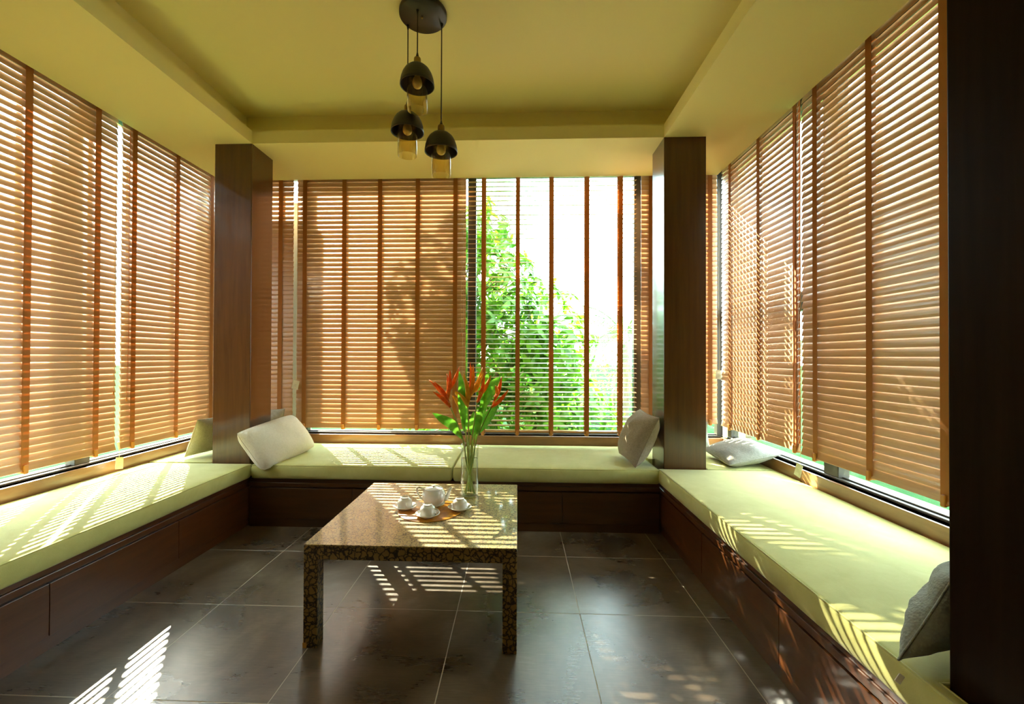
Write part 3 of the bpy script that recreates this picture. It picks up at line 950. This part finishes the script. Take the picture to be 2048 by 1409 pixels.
# ---------------------------------------------------------------- pillows
def pillow(label, cen, U, V, w, h, t, material, seed, sag=0.0, piping=True, wr=0.010, pinch=0.075, puff=0.55, rnd_c=0.03, n=30, shear=False):
    """U: direction of the width, V: direction of the height"""
    U = Vector(U).normalized()
    V = Vector(V)
    V = V.normalized() if shear else (V - U * V.dot(U)).normalized()
    N = U.cross(V).normalized()
    vs_, fs_ = [], []
    def point(u, v, s):
        x = u * w / 2 * (1 - pinch * (1 - v * v) * u * u)
        y = v * h / 2 * (1 - pinch * (1 - u * u) * v * v)
        th = max(0.0, (1 - abs(u) ** 2.4) * (1 - abs(v) ** 2.4)) ** puff
        cc = 1 - rnd_c * (u * v) ** 4
        x *= cc
        y *= cc
        z = s * t / 2 * th
        k = noise.noise(Vector((u * 2.3 + seed * 3.1, v * 2.3, seed))) * wr * th
        k += noise.noise(Vector((u * 6 + seed, v * 6, seed * 2.7))) * wr * 0.35 * th
        z += k * s if s else 0
        z += sag * (u * u + v * v) * 0.5
        return U * x + V * y + N * z
    idx = {}
    for s in (1, -1):
        for j in range(n + 1):
            for i in range(n + 1):
                # denser sampling near the seam
                u = math.sin((-0.5 + i / n) * PI); v = math.sin((-0.5 + j / n) * PI)
                border = i in (0, n) or j in (0, n)
                if border and s == -1:
                    idx[(i, j, s)] = idx[(i, j, 1)]
                    continue
                idx[(i, j, s)] = len(vs_)
                vs_.append(point(u, v, s))
        for j in range(n):
            for i in range(n):
                q = (idx[(i, j, s)], idx[(i + 1, j, s)], idx[(i + 1, j + 1, s)], idx[(i, j + 1, s)])
                fs_.append(q if s == 1 else q[::-1])
    o = MB().add(vs_, fs_, True).build('pillow', material, None, 0, 1, cen)
    tag(o, label, 'pillow', 'scatter pillows on the benches')
    if piping:
        loop = [(i, 0) for i in range(n)] + [(n, j) for j in range(n)] + [(n - i, n) for i in range(n)] + [(0, n - j) for j in range(n)] + [(0, 0)]
        MB().tube([vs_[idx[(i, j, 1)]] for i, j in loop], 0.003, 6, False).build('seam', material, o)
    return o

def mid4(*p):
    return tuple(sum(q[i] for q in p) / len(p) for i in range(3))

# cream pillow leaning on the left pillar (bottom-left, bottom-right, top-right, top-left)
def pillow4(label, bl, br, tr, tl, t, material, seed, grow=1.0, **kw):
    bl, br, tr, tl = map(Vector, (bl, br, tr, tl))
    U = ((br - bl) + (tr - tl)) / 2
    V = ((tl - bl) + (tr - br)) / 2
    return pillow(label, (bl + br + tr + tl) / 4, U, V, U.length * grow, V.length * grow, t, material, seed, **kw)

pillow4('cream rectangular pillow leaning on the dark pillar, corner over the bench edge', (-1.815, 3.00, 0.425), (-1.70, 3.55, 0.495), (-1.905, 3.63, 0.75), (-2.005, 3.06, 0.70), 0.20, 'pillow_cream', 1, 1.03, pinch=0.03, puff=0.42, rnd_c=0.07)
pillow4('taupe square pillow leaning on the pillar beneath the open blind', (0.815, 3.54, 0.485), (0.838, 3.11, 0.475), (1.00, 3.13, 0.812), (0.975, 3.47, 0.835), 0.21, 'pillow_taupe', 2, 1.05)
pillow4('grey pillow lying flat in the corner against the right window sill', (1.50, 3.56, 0.515), (1.50, 3.12, 0.49), (1.84, 3.13, 0.575), (1.84, 3.56, 0.585), 0.15, 'pillow_grey', 3, 1.06)
pillow4('beige pillow tucked behind the left pillar near the sunlit blind', (-2.545, 3.19, 0.478), (-2.45, 3.56, 0.478), (-2.33, 3.52, 0.775), (-2.40, 3.20, 0.765), 0.13, 'pillow_beige', 4, 1.0)
pillow4('dark grey pillow peeking out behind the cream pillow and the pillar', (-2.36, 3.66, 0.475), (-2.05, 3.70, 0.475), (-2.05, 3.76, 0.785), (-2.36, 3.74, 0.785), 0.13, 'pillow_taupe', 5, 1.0)
pillow4('grey pillow with only its tip showing behind the right pillar', (1.28, 3.74, 0.475), (1.62, 3.74, 0.475), (1.645, 3.80, 0.70), (1.28, 3.80, 0.70), 0.12, 'pillow_grey', 6, 1.0)
kp = pillow4('grey knitted pillow with a white zip pull behind the near pillar', (0.940, 1.128, 0.487), (1.30, 1.31, 0.482), (1.44, 1.32, 0.70), (1.150, 1.180, 0.690), 0.125, 'pillow_knit', 7, 1.0, wr=0.018, n=44, shear=True)
zp = Vector((0.926, 1.092, 0.474)) - kp.location
MB().box(-0.006, 0.006, -0.0015, 0.0015, -0.011, 0.011, Matrix.Translation(zp) @ Matrix.Rotation(-0.7, 4, 'Z') @ Matrix.Rotation(0.5, 4, 'Y') @ Matrix.Rotation(-0.5, 4, 'X')).build('zip_pull', 'zip', kp, 0.001, 1)['label'] = 'white metal zip pull'

# ---------------------------------------------------------------- garden
lawn = MB().box(-60, 60, -40, 80, -0.45, -0.21).build('lawn', 'lawn')
tag(lawn, 'sunlit grass outside the windows', kind='structure')

def leaf_mesh(name, L, W_):
    vs_, fs_ = [], []
    n = 4
    for i in range(n + 1):
        f = i / n
        w_ = W_ * (math.sin(PI * (0.06 + 0.94 * f) ** 0.8) ** 0.8) * 0.5 if i < n else 0.0008
        d = -0.25 * L * f * f
        vs_ += [(-w_, L * f, d + 0.18 * w_), (0, L * f, d), (w_, L * f, d + 0.18 * w_)]
    for i in range(n):
        for q in range(2):
            fs_.append((i * 3 + q, i * 3 + q + 1, (i + 1) * 3 + q + 1, (i + 1) * 3 + q))
    return vs_, fs_

def tree(name, label, base, blobs, count, leaf_len, seed, big=300):
    """blobs: (x, y, z, rx, ry, rz) crown volumes; leaves in drooping whorls on twigs"""
    rnd = random.Random(seed)
    root = thing(name, label, 'tree', base)
    B = Vector(base)
    tr = MB()
    cen = Vector(blobs[0][:3])
    fork = B.lerp(cen, 0.45)
    tr.tube([Vector((0, 0, 0)), (fork - B) * 0.5 + Vector((0.05, 0, 0)), fork - B], [0.10, 0.085, 0.07], 10)
    tr.build('trunk', 'bark', root)
    whorls = []
    tot = sum(b[3] * b[4] * b[5] for b in blobs)
    for b in blobs:
        c = Vector(b[:3])
        br = MB()
        br.tube([fork - B, (fork - B).lerp(c - B, 0.5) + Vector((0.05, 0.03, 0.1)), c - B], [0.055, 0.035, 0.02], 8)
        br.build('branch', 'bark', root)
        k = int(count / 7 * b[3] * b[4] * b[5] / tot)
        for _ in range(k):
            while True:
                d = Vector((rnd.uniform(-1, 1), rnd.uniform(-1, 1), rnd.uniform(-1, 1)))
                if 0.25 < d.length < 1:
                    break
            d = d * (0.6 + 0.4 * rnd.random()) if d.length < 0.7 else d
            p = c + Vector((d.x * b[3], d.y * b[4], d.z * b[5]))
            if p.z < 0.0:
                continue
            whorls.append((p, (p - c).normalized(), c))
    tw = MB()
    for p, d, c in whorls[::3]:
        q = c.lerp(p, 0.55)
        tw.tube([q - B, p - B], [0.008, 0.004], 4, False)
    tag(tw.build('twigs', 'bark', root), kind='stuff')
    vs0, fs0 = leaf_mesh('leaf', leaf_len, leaf_len * 0.36)
    one = MB().add(vs0, fs0, True).mesh('leaf')
    one.materials.append(MAT['leaf'])
    mats = []
    for p, d, c in whorls:
        for k in range(7):
            a = 2 * PI * k / 7 + rnd.uniform(-0.4, 0.4)
            s = rnd.uniform(0.65, 1.15)
            axis = (d + Vector((rnd.uniform(-0.5, 0.5), rnd.uniform(-0.5, 0.5), rnd.uniform(-0.2, 0.6)))).normalized()
            qr = axis.to_track_quat('Z', 'Y').to_matrix().to_4x4()
            m = Matrix.Translation(p - B) @ qr @ Matrix.Rotation(a, 4, 'Z') @ Matrix.Rotation(rnd.uniform(-0.5, 0.35), 4, 'X') @ Matrix.Scale(s, 4)
            mats.append((m, p))
    eye = Vector((0, 0, 1.25))
    # the leaves nearest the open blind are single parts
    def seen(p):
        dy = p.y
        x = p.x / dy
        z = (p.z - 1.25) / dy
        return (-0.11 < x < 0.27 and -0.19 < z < 0.42)
    order = sorted(range(len(mats)), key=lambda i: (not seen(mats[i][1]), (mats[i][1] - eye).length))
    near = set(order[:big])
    rest = MB()
    for i, (m, p) in enumerate(mats):
        if i in near:
            o = bpy.data.objects.new('leaf', one)
            C.objects.link(o)
            o.parent = root
            o.matrix_local = m
        else:
            rest.add([m @ Vector(v) for v in vs0], fs0, True)
    tag(rest.build('foliage', 'leaf', root), kind='stuff')
    return root

tree('garden_tree', 'bright green broad leaved tree outside the open blind', (-0.55, 5.35, -0.21),
     [(-0.75, 5.3, 1.75, 1.25, 0.75, 1.15), (-1.55, 5.35, 2.75, 0.62, 0.6, 0.75), (-0.55, 5.35, 2.75, 0.55, 0.5, 0.45), (0.25, 5.3, 1.35, 0.72, 0.6, 0.85), (0.45, 5.25, 0.55, 0.85, 0.55, 0.55), (-0.6, 5.3, 0.5, 0.9, 0.6, 0.6)], 9500, 0.165, 3)

def palm(label, base, crown_z, n, L, seed, spread=1.0, group=None):
    rnd = random.Random(seed)
    root = thing('garden_palm', label, 'palm', base, 0, group)
    MB().tube([(0, 0, 0), (0.03, 0, crown_z * 0.5), (0, 0, crown_z)], [0.07, 0.055, 0.05], 10).build('trunk', 'bark', root)
    for k in range(n):
        a = 2 * PI * k / n + rnd.uniform(-0.25, 0.25)
        el = rnd.uniform(0.35, 1.25)
        l = L * rnd.uniform(0.8, 1.1)
        hor = Vector((math.cos(a), math.sin(a), 0))
        pts = []
        p = Vector((0, 0, crown_z))
        ang = el
        for i in range(13):
            pts.append(p.copy())
            p = p + (hor * math.cos(ang) + Vector((0, 0, math.sin(ang)))) * (l / 12)
            ang -= 0.17 * spread
        mb = MB()
        mb.tube(pts, [0.012 * (1 - i / 13) + 0.002 for i in range(13)], 5, False)
        side = hor.cross(Vector((0, 0, 1)))
        for i in range(2, 48):
            f = i / 48 * 12
            q = int(f)
            c = pts[q].lerp(pts[min(q + 1, 12)], f - q)
            t = (pts[min(q + 1, 12)] - pts[q - 1]).normalized()
            ll = 0.36 * L * math.sin(PI * (i / 48) ** 0.7 * 0.95 + 0.08) * 0.8
            for s in (-1, 1):
                d = (side * s * 0.8 + t * 0.6 + Vector((0, 0, -0.35))).normalized()
                e1 = c + d * ll * 0.5 + Vector((0, 0, -0.01))
                e2 = c + d * ll + Vector((0, 0, -0.22 * ll))
                wv = t * 0.009
                mb.add([c - wv, c + wv, e1 + wv * 1.2, e1 - wv * 1.2, e2], [(0, 1, 2, 3), (3, 2, 4)], True)
        mb.build('frond', 'palm', root)
    return root
palm('pale green feathery palm outside the right end of the open blind', (1.75, 7.2, -0.21), 1.75, 13, 1.7, 5)
palm('low feathery palm drooping outside the back right corner', (3.4, 6.6, -0.21), 1.2, 12, 1.7, 8)
palm('tall palm standing out beyond the back left windows', (-2.15, 7.2, -0.21), 5.44, 13, 1.15, 11)

def shrub(label, base, r, h, count, seed):
    rnd = random.Random(seed)
    root = thing('garden_shrub', label, 'shrub', base)
    vs0, fs0 = leaf_mesh('leaf', 0.12, 0.05)
    mb = MB()
    for _ in range(count):
        while True:
            d = Vector((rnd.uniform(-1, 1), rnd.uniform(-1, 1), rnd.uniform(-1, 1)))
            if d.length < 1: break
        p = Vector((d.x * r, d.y * r * 0.7, h * 0.5 + d.z * h * 0.5))
        m = Matrix.Translation(p) @ Matrix.Rotation(rnd.uniform(0, 2 * PI), 4, 'Z') @ Matrix.Rotation(rnd.uniform(-1, 1), 4, 'X') @ Matrix.Scale(rnd.uniform(0.7, 1.3), 4)
        mb.add([m @ Vector(v) for v in vs0], fs0, True)
    MB().tube([(0, 0, 0), (0.02, 0, h * 0.4), (0, 0, h * 0.7)], [0.04, 0.03, 0.015], 8).build('stem', 'bark', root)
    tag(mb.build('foliage', 'shrub', root), kind='stuff')
    return root
shrub('low yellow green shrub on the lawn below the palm', (0.95, 9.0, -0.21), 0.8, 0.8, 900, 21)
shrub('round pale shrub at the far side of the lawn', (2.3, 10.5, -0.21), 1.5, 1.6, 1400, 22)
shrub('wide pale shrub far behind the broad leaved tree', (0.2, 12.0, -0.21), 1.7, 1.7, 1500, 23)
